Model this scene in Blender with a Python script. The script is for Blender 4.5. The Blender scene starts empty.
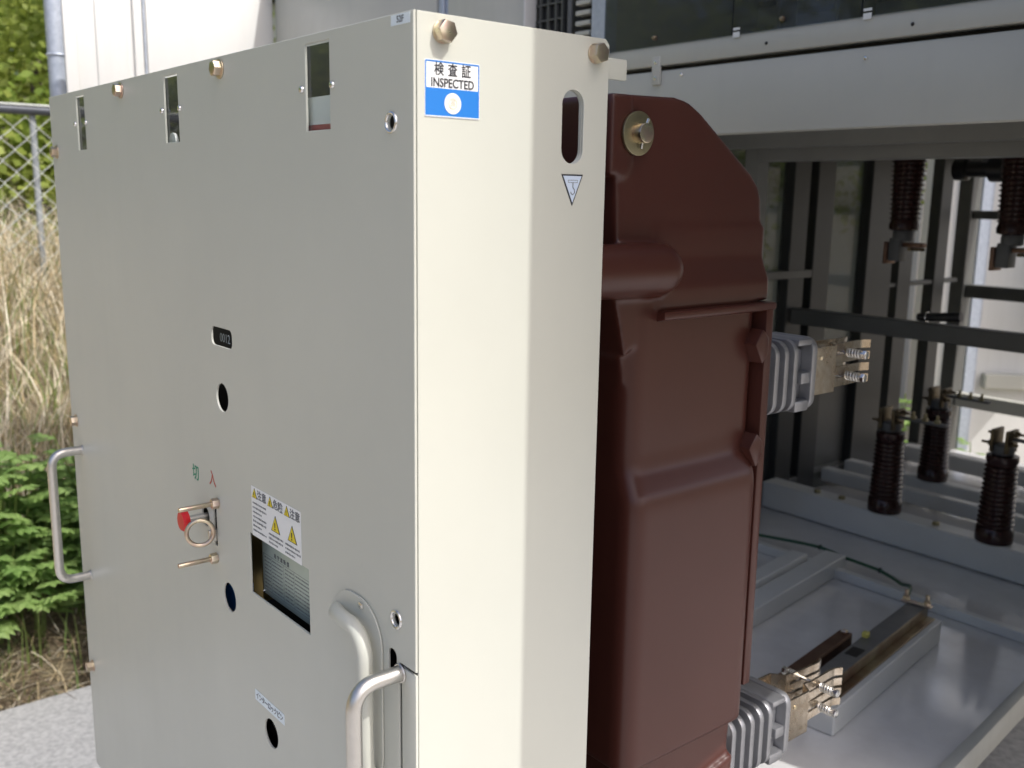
import bpy, bmesh, math, random
from mathutils import Vector, Matrix, noise
random.seed(7)
SC = bpy.context.scene
COL = SC.collection

# ------------------------------------------------------------------ camera
cam_d = bpy.data.cameras.new("camera"); cam = bpy.data.objects.new("camera", cam_d); COL.objects.link(cam)
cam.matrix_world = Matrix(((0.63096, -0.15638, 0.75989, 0.5818),
                           (0.77566, 0.10794, -0.62185, -0.3853),
                           (0.01522, 0.98178, 0.18941, 1.30),
                           (0, 0, 0, 1)))
cam_d.sensor_width = 36.0; cam_d.lens = 36.0 * 980.58 / 1024.0
cam_d.clip_start = 0.02; cam_d.clip_end = 500
cam_d.dof.use_dof = True; cam_d.dof.focus_distance = 0.90; cam_d.dof.aperture_fstop = 9.5
SC.camera = cam
# ------------------------------------------------------------------ light
SUN_DIR = Vector((1.0, 0.25, 1.28)).normalized()
world = bpy.data.worlds.new("World"); SC.world = world; world.use_nodes = True
wn = world.node_tree; wn.nodes.clear()
sky = wn.nodes.new("ShaderNodeTexSky"); sky.sky_type = 'NISHITA'; sky.sun_disc = False
sky.sun_elevation = math.asin(SUN_DIR.z); sky.sun_rotation = math.atan2(SUN_DIR.x, SUN_DIR.y)
sky.air_density = 0.6; sky.dust_density = 4.0; sky.ozone_density = 0.2
bg = wn.nodes.new("ShaderNodeBackground"); bg.inputs["Strength"].default_value = 0.15
wo = wn.nodes.new("ShaderNodeOutputWorld")
wn.links.new(sky.outputs[0], bg.inputs[0]); wn.links.new(bg.outputs[0], wo.inputs[0])
sun_d = bpy.data.lights.new("sun", 'SUN'); sun = bpy.data.objects.new("sun", sun_d); COL.objects.link(sun)
sun_d.energy = 2.0; sun_d.angle = math.radians(0.53); sun_d.color = (1.0, 0.982, 0.955)
sun.rotation_euler = SUN_DIR.to_track_quat('Z', 'Y').to_euler(); sun.location = (6, 3, 8)
SC.view_settings.view_transform = 'Standard'; SC.view_settings.look = 'None'
SC.view_settings.exposure = 0.66; SC.view_settings.gamma = 1.0
SC.view_settings.use_curve_mapping = False
SC.cycles.max_bounces = 8

# ------------------------------------------------------------------ materials
M = {}
def mat(name, base, rough=0.5, metal=0.0, var=0.0, vscale=8.0, base2=None, bump=0.0, bscale=200.0, rvar=0.0,
        coat=0.0, stretch=None, spec=0.5, trans=0.0, aniso=0.0):
    m = bpy.data.materials.new(name); m.use_nodes = True
    nt = m.node_tree; b = nt.nodes["Principled BSDF"]
    b.inputs["Base Color"].default_value = (*base, 1); b.inputs["Roughness"].default_value = rough
    b.inputs["Metallic"].default_value = metal; b.inputs["Coat Weight"].default_value = coat
    b.inputs["Coat Roughness"].default_value = 0.08
    b.inputs["Specular IOR Level"].default_value = spec
    b.inputs["Anisotropic"].default_value = aniso
    tc = nt.nodes.new("ShaderNodeTexCoord"); mp = nt.nodes.new("ShaderNodeMapping")
    if stretch: mp.inputs["Scale"].default_value = stretch
    nt.links.new(tc.outputs["Object"], mp.inputs[0])
    if var > 0 or base2:
        n = nt.nodes.new("ShaderNodeTexNoise"); n.inputs["Scale"].default_value = vscale
        n.inputs["Detail"].default_value = 6; n.inputs["Roughness"].default_value = 0.6
        nt.links.new(mp.outputs[0], n.inputs["Vector"])
        mx = nt.nodes.new("ShaderNodeMix"); mx.data_type = 'RGBA'
        c2 = base2 if base2 else tuple(max(0, c * (1 - var)) for c in base)
        mx.inputs[6].default_value = (*base, 1); mx.inputs[7].default_value = (*c2, 1)
        cr = nt.nodes.new("ShaderNodeMapRange"); cr.inputs[1].default_value = 0.35; cr.inputs[2].default_value = 0.68
        nt.links.new(n.outputs["Fac"], cr.inputs[0]); nt.links.new(cr.outputs[0], mx.inputs[0])
        nt.links.new(mx.outputs[2], b.inputs["Base Color"])
        if rvar > 0:
            rr = nt.nodes.new("ShaderNodeMapRange"); rr.inputs[3].default_value = rough - rvar; rr.inputs[4].default_value = rough + rvar
            nt.links.new(n.outputs["Fac"], rr.inputs[0]); nt.links.new(rr.outputs[0], b.inputs["Roughness"])
    if bump > 0:
        n2 = nt.nodes.new("ShaderNodeTexNoise"); n2.inputs["Scale"].default_value = bscale; n2.inputs["Detail"].default_value = 3
        nt.links.new(mp.outputs[0], n2.inputs["Vector"])
        bp = nt.nodes.new("ShaderNodeBump"); bp.inputs["Strength"].default_value = bump; bp.inputs["Distance"].default_value = 0.002
        nt.links.new(n2.outputs["Fac"], bp.inputs["Height"]); nt.links.new(bp.outputs[0], b.inputs["Normal"])
    M[name] = m
    return m

mat("cream_paint", (0.558, 0.566, 0.499), 0.36, var=0.05, vscale=3.5, bump=0.012, bscale=420, rvar=0.07)
def wear(name, amt, col, rough_amt):
    nt = M[name].node_tree; b = nt.nodes["Principled BSDF"]
    tc = nt.nodes.new("ShaderNodeTexCoord"); mp = nt.nodes.new("ShaderNodeMapping"); mp.inputs["Scale"].default_value = (34, 34, 1.6)
    nz = nt.nodes.new("ShaderNodeTexNoise"); nz.inputs["Scale"].default_value = 1.0; nz.inputs["Detail"].default_value = 5
    nt.links.new(tc.outputs["Object"], mp.inputs[0]); nt.links.new(mp.outputs[0], nz.inputs["Vector"])
    n2 = nt.nodes.new("ShaderNodeTexNoise"); n2.inputs["Scale"].default_value = 2.3; n2.inputs["Detail"].default_value = 8; n2.inputs["Roughness"].default_value = 0.7
    nt.links.new(tc.outputs["Object"], n2.inputs["Vector"])
    mu = nt.nodes.new("ShaderNodeMath"); mu.operation = 'MULTIPLY'; nt.links.new(nz.outputs[0], mu.inputs[0]); nt.links.new(n2.outputs[0], mu.inputs[1])
    mr = nt.nodes.new("ShaderNodeMapRange"); mr.inputs[1].default_value = 0.22; mr.inputs[2].default_value = 0.40; mr.inputs[4].default_value = amt
    nt.links.new(mu.outputs[0], mr.inputs[0])
    src = b.inputs["Base Color"].links[0].from_socket
    mx = nt.nodes.new("ShaderNodeMix"); mx.data_type = 'RGBA'; mx.inputs[7].default_value = (*col, 1)
    nt.links.new(mr.outputs[0], mx.inputs[0]); nt.links.new(src, mx.inputs[6]); nt.links.new(mx.outputs[2], b.inputs["Base Color"])
    if b.inputs["Roughness"].links:
        rs = b.inputs["Roughness"].links[0].from_socket; ad = nt.nodes.new("ShaderNodeMath"); ad.operation = 'MULTIPLY_ADD'
        ad.inputs[1].default_value = rough_amt / max(amt, 1e-3); nt.links.new(mr.outputs[0], ad.inputs[0]); nt.links.new(rs, ad.inputs[2]); nt.links.new(ad.outputs[0], b.inputs["Roughness"])
mat("cubicle_paint", (0.53, 0.53, 0.475), 0.38, var=0.07, vscale=4, bump=0.02, bscale=350, rvar=0.06)
wear("cream_paint", 0.018, (0.42, 0.40, 0.34), 0.03)
wear("cubicle_paint", 0.10, (0.30, 0.29, 0.26), 0.10)
mat("frame_paint", (0.105, 0.109, 0.103), 0.40, var=0.18, vscale=6)
mat("floor_paint", (0.74, 0.74, 0.73), 0.13, var=0.10, vscale=9, rvar=0.06, coat=0.6)
mat("white_wall", (0.70, 0.70, 0.675), 0.5, var=0.06, vscale=1.5, rvar=0.05)
wear("white_wall", 0.12, (0.45, 0.44, 0.40), 0.1)
wear("floor_paint", 0.12, (0.40, 0.39, 0.36), 0.12)
mat("brown_epoxy", (0.066, 0.0200, 0.0140), 0.33, var=0.10, vscale=5, bump=0.006, bscale=260, rvar=0.05, spec=0.4)
mat("dark_ceramic", (0.030, 0.008, 0.007), 0.25, var=0.2, vscale=20)
mat("zinc_yellow", (0.66, 0.60, 0.42), 0.30, 1.0, base2=(0.58, 0.42, 0.36), vscale=90, rvar=0.1)
mat("zinc_rail", (0.36, 0.33, 0.24), 0.38, 1.0, base2=(0.25, 0.17, 0.12), vscale=14, rvar=0.12)
mat("zinc_brown", (0.22, 0.14, 0.10), 0.42, 0.8, base2=(0.14, 0.075, 0.05), vscale=12)
mat("washer_olive", (0.42, 0.38, 0.24), 0.38, 1.0, base2=(0.34, 0.30, 0.19), vscale=60)
mat("stainless", (0.66, 0.64, 0.60), 0.36, 1.0, var=0.06, vscale=120, rvar=0.05)
mat("beam_paint", (0.66, 0.67, 0.65), 0.35, var=0.08, vscale=5)
mat("aged_brass", (0.17, 0.14, 0.085), 0.4, 0.9, base2=(0.08, 0.06, 0.04), vscale=60)
mat("screw_steel", (0.75, 0.75, 0.74), 0.22, 1.0)
mat("cast_aluminium", (0.34, 0.345, 0.36), 0.45, 0.75, var=0.15, vscale=40, bump=0.05, bscale=300)
mat("post_dark", (0.040, 0.042, 0.040), 0.45, var=0.25, vscale=8)
mat("header_grey", (0.27, 0.275, 0.26), 0.42, var=0.12, vscale=8)
mat("rail_top", (0.24, 0.245, 0.25), 0.38, 0.6, var=0.2, vscale=20)
mat("contact_bronze", (0.74, 0.66, 0.55), 0.26, 1.0, base2=(0.42, 0.34, 0.25), vscale=45, rvar=0.1)
mat("post_grey", (0.36, 0.39, 0.41), 0.5, 0.3, var=0.2, vscale=30)
mat("galvanised", (0.55, 0.60, 0.68), 0.45, 0.35, base2=(0.42, 0.47, 0.55), vscale=60)
mat("fence_wire", (0.66, 0.69, 0.66), 0.5, 0.2)
mat("rail_dark", (0.10, 0.11, 0.13), 0.5, 0.4, var=0.3)
mat("black_plastic", (0.012, 0.012, 0.013), 0.35)
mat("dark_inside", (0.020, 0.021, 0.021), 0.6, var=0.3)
mat("grey_inside", (0.12, 0.125, 0.125), 0.5, var=0.2)
mat("red_plastic", (0.62, 0.012, 0.018), 0.32)
mat("blue_plastic", (0.02, 0.16, 0.50), 0.4)
mat("brass_bar", (0.45, 0.36, 0.16), 0.35, 0.9)
mat("sticker_white", (0.80, 0.81, 0.80), 0.38)
mat("sticker_pale", (0.74, 0.82, 0.86), 0.38)
mat("sticker_blue", (0.025, 0.19, 0.58), 0.36)
mat("seal_gold", (0.78, 0.66, 0.50), 0.5)
mat("triangle_blue", (0.58, 0.67, 0.80), 0.4)
mat("ink_black", (0.02, 0.02, 0.025), 0.5)
mat("ink_grey", (0.14, 0.15, 0.16), 0.5)
mat("ink_green", (0.02, 0.25, 0.14), 0.5)
mat("ink_red", (0.45, 0.06, 0.04), 0.5)
mat("latch_yellow", (0.50, 0.47, 0.12), 0.45)
mat("warn_yellow", (0.75, 0.60, 0.02), 0.4)
mat("nameplate_metal", (0.50, 0.585, 0.53), 0.42, 0.35, var=0.1, vscale=30)
mat("green_cable", (0.03, 0.10, 0.055), 0.45)
mat("concrete", (0.52, 0.515, 0.50), 0.85, base2=(0.34, 0.335, 0.33), vscale=65, bump=0.6, bscale=70)
mat("dirt", (0.26, 0.21, 0.14), 0.95, base2=(0.14, 0.12, 0.07), vscale=2.2, bump=0.8, bscale=12)
mat("straw", (0.62, 0.51, 0.31), 0.7, base2=(0.46, 0.35, 0.19), vscale=9)
mat("straw_pale", (0.84, 0.78, 0.63), 0.65, base2=(0.68, 0.58, 0.41), vscale=9)
mat("litter_brown", (0.17, 0.12, 0.075), 0.8, base2=(0.10, 0.07, 0.045), vscale=9)
mat("bark", (0.10, 0.08, 0.06), 0.9, var=0.4, vscale=10, bump=0.6, bscale=40)
mat("rubber", (0.02, 0.02, 0.02), 0.8)

def leafmat(name, a, b2, sc=4.0):
    m = mat(name, a, 0.5, base2=b2, vscale=sc)
    nt = m.node_tree; b = nt.nodes["Principled BSDF"]; out = nt.nodes["Material Output"]
    tr = nt.nodes.new("ShaderNodeBsdfTranslucent"); ms = nt.nodes.new("ShaderNodeMixShader"); ms.inputs[0].default_value = 0.48
    src = b.inputs["Base Color"].links[0].from_socket
    nt.links.new(src, tr.inputs[0]); nt.links.new(b.outputs[0], ms.inputs[1]); nt.links.new(tr.outputs[0], ms.inputs[2])
    nt.links.new(ms.outputs[0], out.inputs[0])
leafmat("leaf_lime", (0.40, 0.45, 0.10), (0.22, 0.32, 0.06), 1.8)
leafmat("leaf_green", (0.36, 0.50, 0.17), (0.20, 0.34, 0.09), 7)
leafmat("grass_green", (0.30, 0.38, 0.12), (0.18, 0.25, 0.06), 5)

def clear_pane(name, tint, alpha, rough=0.03):
    m = bpy.data.materials.new(name); m.use_nodes = True; nt = m.node_tree; nt.nodes.clear()
    o = nt.nodes.new("ShaderNodeOutputMaterial"); t = nt.nodes.new("ShaderNodeBsdfTransparent"); t.inputs[0].default_value = (*tint, 1)
    g = nt.nodes.new("ShaderNodeBsdfGlossy"); g.inputs["Roughness"].default_value = rough; g.inputs[0].default_value = (0.9, 0.92, 0.93, 1)
    fr = nt.nodes.new("ShaderNodeFresnel"); fr.inputs[0].default_value = 1.5
    mx = nt.nodes.new("ShaderNodeMixShader")
    ge = nt.nodes.new("ShaderNodeNewGeometry"); iv = nt.nodes.new("ShaderNodeMath"); iv.operation = 'SUBTRACT'; iv.inputs[0].default_value = 1.0
    nt.links.new(ge.outputs["Backfacing"], iv.inputs[1]); mu = nt.nodes.new("ShaderNodeMath"); mu.operation = 'MULTIPLY'   # only the outer face mirrors
    nt.links.new(fr.outputs[0], mu.inputs[0]); nt.links.new(iv.outputs[0], mu.inputs[1]); nt.links.new(mu.outputs[0], mx.inputs[0])
    nt.links.new(t.outputs[0], mx.inputs[1]); nt.links.new(g.outputs[0], mx.inputs[2])
    d = nt.nodes.new("ShaderNodeBsdfDiffuse"); d.inputs[0].default_value = (*[c * 0.6 for c in tint], 1)
    m2 = nt.nodes.new("ShaderNodeMixShader"); m2.inputs[0].default_value = alpha
    nt.links.new(mx.outputs[0], m2.inputs[1]); nt.links.new(d.outputs[0], m2.inputs[2]); nt.links.new(m2.outputs[0], o.inputs[0])
    M[name] = m
clear_pane("acrylic", (0.62, 0.64, 0.66), 0.06, 0.04)
clear_pane("smoked_acrylic", (0.50, 0.52, 0.51), 0.20, 0.06)
clear_pane("window_glass", (0.93, 0.95, 0.94), 0.03, 0.02)

# ------------------------------------------------------------------ mesh helpers
def rotm(axis):   # matrix taking +Z to axis
    return Vector(axis).normalized().to_track_quat('Z', 'Y').to_matrix().to_4x4()

class MB:
    def __init__(s): s.bm = bmesh.new(); s.mi = 0
    def _tag(s, fs, mi):
        for f in fs: f.material_index = mi
    def box(s, x0, x1, y0, y1, z0, z1, bev=0.0, mi=0, seg=2):
        b = bmesh.new(); r = bmesh.ops.create_cube(b, size=1)
        for v in b.verts:
            v.co = Vector((x0 if v.co.x < 0 else x1, y0 if v.co.y < 0 else y1, z0 if v.co.z < 0 else z1))
        if bev > 0: bmesh.ops.bevel(b, geom=list(b.edges), offset=bev, segments=seg, affect='EDGES', profile=0.5)
        s._join(b, mi); return s
    def _join(s, b, mi=0, mtx=None):
        if mtx is not None: b.transform(mtx)
        me = bpy.data.meshes.new("tmp"); 
        for f in b.faces: f.material_index = mi
        b.to_mesh(me); s.bm.from_mesh(me); bpy.data.meshes.remove(me); b.free()
    def cyl(s, p, axis, r, h, n=24, bev=0.0, mi=0, r2=None):
        b = bmesh.new(); bmesh.ops.create_cone(b, cap_ends=True, segments=n, radius1=r, radius2=r if r2 is None else r2, depth=h)
        if bev > 0:
            es = [e for e in b.edges if abs(e.verts[0].co.z - e.verts[1].co.z) < 1e-6 and len(e.link_faces) == 2 and any(len(f.verts) > 4 for f in e.link_faces)]
            bmesh.ops.bevel(b, geom=es, offset=bev, segments=2, affect='EDGES', profile=0.5)
        s._join(b, mi, Matrix.Translation(Vector(p)) @ rotm(axis) @ Matrix.Translation((0, 0, h / 2))); return s
    def ring(s, p, axis, R, r, n=40, k=10, mi=0):
        b = bmesh.new(); vs = []
        for i in range(n):
            a = 2 * math.pi * i / n; row = []
            for j in range(k):
                t = 2 * math.pi * j / k
                row.append(b.verts.new(((R + r * math.cos(t)) * math.cos(a), (R + r * math.cos(t)) * math.sin(a), r * math.sin(t))))
            vs.append(row)
        for i in range(n):
            for j in range(k):
                b.faces.new((vs[i][j], vs[(i + 1) % n][j], vs[(i + 1) % n][(j + 1) % k], vs[i][(j + 1) % k]))
        s._join(b, mi, Matrix.Translation(Vector(p)) @ rotm(axis)); return s
    def lathe(s, p, axis, prof, n=28, mi=0):
        b = bmesh.new(); rows = []
        for (r, z) in prof:
            rows.append([b.verts.new((r * math.cos(2 * math.pi * i / n), r * math.sin(2 * math.pi * i / n), z)) for i in range(n)])
        for a in range(len(rows) - 1):
            for i in range(n):
                b.faces.new((rows[a][i], rows[a][(i + 1) % n], rows[a + 1][(i + 1) % n], rows[a + 1][i]))
        b.faces.new(rows[0][::-1]); b.faces.new(rows[-1])
        s._join(b, mi, Matrix.Translation(Vector(p)) @ rotm(axis)); return s
    def tube(s, pts, r, n=14, mi=0, cap=True, sub=0, bend=0.0, nb=7):
        P = [Vector(p) for p in pts]
        if bend > 0:
            Q = [P[0]]
            for i in range(1, len(P) - 1):
                a = (P[i - 1] - P[i]).normalized(); c = (P[i + 1] - P[i]).normalized()
                for k in range(nb + 1):
                    t = k / nb; A = P[i] + a * bend; B = P[i] + c * bend
                    Q.append((1 - t) ** 2 * A + 2 * t * (1 - t) * P[i] + t * t * B)
            Q.append(P[-1]); P = Q
        b = bmesh.new(); rows = []
        up = None
        for i, p in enumerate(P):
            d = (P[min(i + 1, len(P) - 1)] - P[max(i - 1, 0)]).normalized()
            if up is None: up = d.orthogonal().normalized()
            up = (up - d * up.dot(d)).normalized(); sd = d.cross(up)
            rr = r[i] if isinstance(r, (list, tuple)) else r
            rows.append([b.verts.new(p + (up * math.cos(2 * math.pi * j / n) + sd * math.sin(2 * math.pi * j / n)) * rr) for j in range(n)])
        for a in range(len(rows) - 1):
            for j in range(n):
                b.faces.new((rows[a][j], rows[a][(j + 1) % n], rows[a + 1][(j + 1) % n], rows[a + 1][j]))
        if cap: b.faces.new(rows[0][::-1]); b.faces.new(rows[-1])
        s._join(b, mi); return s
    def prism(s, prof, plane, a0, a1, bev=0.0, mi=0):
        """prof: 2-D points; plane 'yz' extruded along x, 'xz' along y, 'xy' along z"""
        b = bmesh.new()
        def P(u, v, a):
            return {'yz': (a, u, v), 'xz': (u, a, v), 'xy': (u, v, a)}[plane]
        A = [b.verts.new(P(u, v, a0)) for u, v in prof]; B = [b.verts.new(P(u, v, a1)) for u, v in prof]
        n = len(prof)
        b.faces.new(A); b.faces.new(B[::-1])
        for i in range(n): b.faces.new((A[i], B[i], B[(i + 1) % n], A[(i + 1) % n]))
        bmesh.ops.recalc_face_normals(b, faces=list(b.faces))
        if bev > 0: bmesh.ops.bevel(b, geom=list(b.edges), offset=bev, segments=2, affect='EDGES', profile=0.5)
        s._join(b, mi); return s
    def hexhead(s, p, axis, af, h, rot=0.3, mi=0):
        """hexagon bolt head with chamfered crown"""
        R = af / math.sqrt(3); b = bmesh.new()
        bmesh.ops.create_cone(b, cap_ends=True, segments=6, radius1=R, radius2=R, depth=h)
        b.transform(Matrix.Translation((0, 0, h / 2)) @ Matrix.Rotation(rot, 4, 'Z'))
        es = [e for e in b.edges if e.verts[0].co.z > h * .9 and e.verts[1].co.z > h * .9]
        bmesh.ops.bevel(b, geom=es, offset=h * 0.16, segments=2, affect='EDGES', profile=0.5)
        s._join(b, mi, Matrix.Translation(Vector(p)) @ rotm(axis)); return s
    def mesh(s, m, smooth=None):
        me = bpy.data.meshes.new("m"); s.bm.to_mesh(me); s.bm.free()
        if smooth:
            for p in me.polygons: p.use_smooth = True
            me.set_sharp_from_angle(angle=math.radians(smooth))
        for k in (m if isinstance(m, (list, tuple)) else [m]): me.materials.append(M[k])
        return me
    def build(s, name, m, parent=None, smooth=35):
        return link(name, s.mesh(m, smooth), parent)

def link(name, me, parent=None):
    me.name = name
    o = bpy.data.objects.new(name, me); COL.objects.link(o)
    if parent is not None: adopt(o, parent)
    return o
def wmat(o):
    m = Matrix.LocRotScale(o.location, o.rotation_euler, o.scale)
    if o.parent: return wmat(o.parent) @ o.matrix_parent_inverse @ m
    return m
def adopt(o, parent):
    o.parent = parent; o.matrix_parent_inverse = wmat(parent).inverted()
def tag(o, label, cat, group=None, kind=None):
    if label: o["label"] = label
    if cat: o["category"] = cat
    if group: o["group"] = group
    if kind: o["kind"] = kind
    return o
def empty(name, loc, label=None, cat=None, group=None):
    o = bpy.data.objects.new(name, None); COL.objects.link(o); o.location = loc; o.empty_display_size = 0.05
    return tag(o, label, cat, group)
def copy_tree(o, parent=None):
    c = o.copy(); COL.objects.link(c)
    if parent is not None:
        c.parent = parent; c.matrix_parent_inverse = o.matrix_parent_inverse.copy()
    for ch in list(o.children): copy_tree(ch, c)
    return c
def structure(o): o["kind"] = "structure"; return o

FRONT = Matrix(((1, 0, 0, 0), (0, 0, -1, 0), (0, 1, 0, 0), (0, 0, 0, 1)))     # u->X v->Z w->-Y
SIDE = Matrix(((0, 0, 1, 0), (1, 0, 0, 0), (0, 1, 0, 0), (0, 0, 0, 1)))       # u->Y v->Z w->+X
def rrect(cx, cy, w, h, r, n=5):
    out = []
    for (sx, sy, a0) in ((1, 1, 0), (-1, 1, 90), (-1, -1, 180), (1, -1, 270)):
        for k in range(n + 1):
            a = math.radians(a0 + 90 * k / n)
            out.append((cx + sx * (w / 2 - r) + r * math.cos(a), cy + sy * (h / 2 - r) + r * math.sin(a)))
    return out
def circ(cx, cy, r, n=32): return [(cx + r * math.cos(2 * math.pi * i / n), cy + r * math.sin(2 * math.pi * i / n)) for i in range(n)]
def rect(x0, x1, y0, y1): return [(x0, y0), (x1, y0), (x1, y1), (x0, y1)]
def eval_mesh(o):
    dg = bpy.context.evaluated_depsgraph_get(); dg.update()
    return bpy.data.meshes.new_from_object(o.evaluated_get(dg))
def plate_mesh(loops, thick, m, frame, w0=0.0, bev=0.0004):
    """flat sheet with holes; front face at w = w0 + 0, thickness goes behind it"""
    c = bpy.data.curves.new("c", 'CURVE'); c.dimensions = '2D'; c.fill_mode = 'BOTH'
    c.extrude = thick / 2 - bev; c.bevel_depth = bev; c.bevel_resolution = 1; c.offset = -bev
    for lp in loops:
        sp = c.splines.new('POLY'); sp.points.add(len(lp) - 1)
        for i, (x, y) in enumerate(lp): sp.points[i].co = (x, y, 0, 1)
        sp.use_cyclic_u = True
    o = bpy.data.objects.new("c", c); COL.objects.link(o)
    me = eval_mesh(o); bpy.data.objects.remove(o); bpy.data.curves.remove(c)
    me.transform(frame @ Matrix.Translation((0, 0, w0 - thick / 2)))
    me.materials.clear(); me.materials.append(M[m])
    for p in me.polygons: p.use_smooth = False
    return me
def plate(name, loops, thick, m, frame, parent, w0=0.0, bev=0.0004):
    return link(name, plate_mesh(loops, thick, m, frame, w0, bev), parent)
def text(name, body, size, x, y, m, frame, parent, w=0.0006, sx=1.0, spacing=1.0, bold=0.0, align='CENTER'):
    c = bpy.data.curves.new("t", 'FONT'); c.body = body; c.size = size; c.extrude = 0.00012; c.align_x = align; c.align_y = 'CENTER'
    c.space_character = spacing; c.offset = bold * size; c.resolution_u = 4
    o = bpy.data.objects.new("t", c); COL.objects.link(o); o.scale = (sx, 1, 1)
    me = eval_mesh(o); bpy.data.objects.remove(o); bpy.data.curves.remove(c)
    me.transform(frame @ Matrix.Translation((x, y, w)) @ Matrix.Diagonal((sx, 1, 1, 1)))
    me.materials.clear(); me.materials.append(M[m])
    return link(name, me, parent)

# ================================================================== SETTING
def ground_h(x, y):
    h = -0.31
    t = min(max((-2.55 - x) / 1.75, 0), 1)
    h += 1.15 * (t * t * (3 - 2 * t)) * 0.55 + 1.15 * t * 0.45
    if x < -4.3: h += min((-4.3 - x) * 0.16, 2.5)
    fade = 1.0 if x < -2.5 else 0.25
    h += fade * 0.05 * noise.noise(Vector((x * 1.7, y * 1.7, 0)))
    return h
def axis_steps(lo, hi, fine0, fine1, fine, coarse):
    v = lo; out = []
    while v < hi:
        out.append(v); v += fine if fine0 <= v < fine1 else coarse
    out.append(hi); return out
xs = axis_steps(-120, 120, -6, -2, 0.12, 3.0); ys = axis_steps(-120, 120, -2, 5, 0.25, 3.0)
b = bmesh.new(); G = [[b.verts.new((x, y, ground_h(x, y))) for y in ys] for x in xs]
for i in range(len(xs) - 1):
    for j in range(len(ys) - 1): b.faces.new((G[i][j], G[i + 1][j], G[i + 1][j + 1], G[i][j + 1]))
me = bpy.data.meshes.new("ground"); b.to_mesh(me); b.free(); me.materials.append(M["dirt"])
for p in me.polygons: p.use_smooth = True
structure(link("ground", me))
structure(MB().box(-2.49, 4.0, -4.0, 4.2, -0.60, -0.25, bev=0.012).build("concrete_pad", "concrete"))
structure(MB().box(-2.30, 0.24, 1.05, 3.22, -0.245, 0.12, bev=0.01).build("concrete_plinth", "concrete"))

# ================================================================== CUBICLE
cub = empty("switchgear_cubicle", (-0.45, 1.03, 0.12), "tall grey metal switchgear cubicle standing open behind the breaker", "cubicle")
def part(name, m, x0, x1, y0, y1, z0, z1, bev=0.002, parent=None):
    return MB().box(x0, x1, y0, y1, z0, z1, bev=bev, seg=1).build(name, m, parent or cub)
# floor pan with its right lip
part("plinth_frame", "frame_paint", -1.07, 0.23, 1.032, 1.10, 0.121, 0.345)
MB().prism([(-1.02, 0.82), (-0.050, 0.82), (-0.150, 1.70), (-1.16, 1.70), (-1.16, 1.07), (-1.02, 1.07)], 'xy', 0.352, 0.38).build("floor_plate", "floor_paint", cub)
MB().prism([(-0.071, 0.82), (-0.049, 0.82), (-0.148, 1.70), (-0.169, 1.70)], 'xy', 0.34, 0.392, bev=0.003).build("floor_lip", "cubicle_paint", cub)
MB().prism([(-1.185, 1.7015), (0.20, 1.7015), (0.20, 3.20), (-1.185, 3.20)], 'xy', 0.352, 0.379).build("floor_plate", "floor_paint", cub)
part("floor_ridge", "beam_paint", -1.150, -0.15, 1.690, 1.712, 0.381, 0.404)
part("base_beam", "beam_paint", -1.150, 0.195, 2.018, 2.085, 0.382, 0.462, 0.004)
part("base_beam", "beam_paint", -1.150, 0.195, 2.325, 2.365, 0.410, 0.452, 0.004)
part("base_beam", "beam_paint", -1.150, 0.195, 2.455, 2.50, 0.410, 0.456, 0.004)
part("base_beam", "beam_paint", -1.150, 0.195, 2.82, 2.87, 0.40, 0.452, 0.004)
for (x, y) in ((-0.98, 2.05), (-0.90, 2.05), (-0.62, 2.05), (-0.33, 2.05), (-0.15, 2.05)): MB().hexhead((x, y, 0.4622), (0, 0, 1), 0.017, 0.009).build("beam_bolt", "washer_olive", cub)
for x in (-0.92, -0.50, -0.30): MB().hexhead((x, 1.72, 0.3795), (0, 0, 1), 0.013, 0.007).build("floor_bolt", "screw_steel", cub)
# frame inside
part("frame_header", "header_grey", -1.016, 0.195, 1.725, 1.775, 1.393, 1.452)
part("frame_header", "header_grey", -1.15, 0.195, 1.700, 1.722, 1.425, 1.478)
part("frame_post", "header_grey", -1.062, -1.018, 1.73, 1.775, 0.465, 1.455)
part("cross_bar", "frame_paint", -1.150, 0.195, 2.10, 2.14, 0.935, 0.982, 0.003)
WX = -1.17
for (y0, y1) in ((2.085, 2.165), (2.205, 2.295), (2.50, 2.655), (2.70, 2.785), (2.94, 3.015)):
    part("side_post", "post_dark", WX - 0.025, WX + 0.015, y0, y1, 0.381, 1.475)
part("side_rail", "frame_paint", WX - 0.010, WX + 0.016, 1.776, 2.204, 1.068, 1.092)
part("side_rail", "frame_paint", WX - 0.016, WX + 0.010, 2.656, 3.12, 1.015, 1.030)
part("side_rail", "frame_paint", WX - 0.016, WX + 0.014, 1.776, 3.12, 0.385, 0.44)
part("side_sheet", "frame_paint", WX - 0.022, WX - 0.014, 1.776, 2.50, 0.44, 0.80)
for (y0, y1) in ((1.776, 2.084), (2.166, 2.204), (2.296, 2.499)):
    part("side_pane", "smoked_acrylic", WX - 0.018, WX - 0.012, y0, y1, 0.802, 1.47, 0.0)
part("side_sheet", "cubicle_paint", WX - 0.025, WX + 0.005, 1.062, 1.725, 0.381, 1.50)
part("side_sheet", "cubicle_paint", WX - 0.025, WX - 0.005, 1.062, 3.20, 1.501, 2.585)
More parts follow.
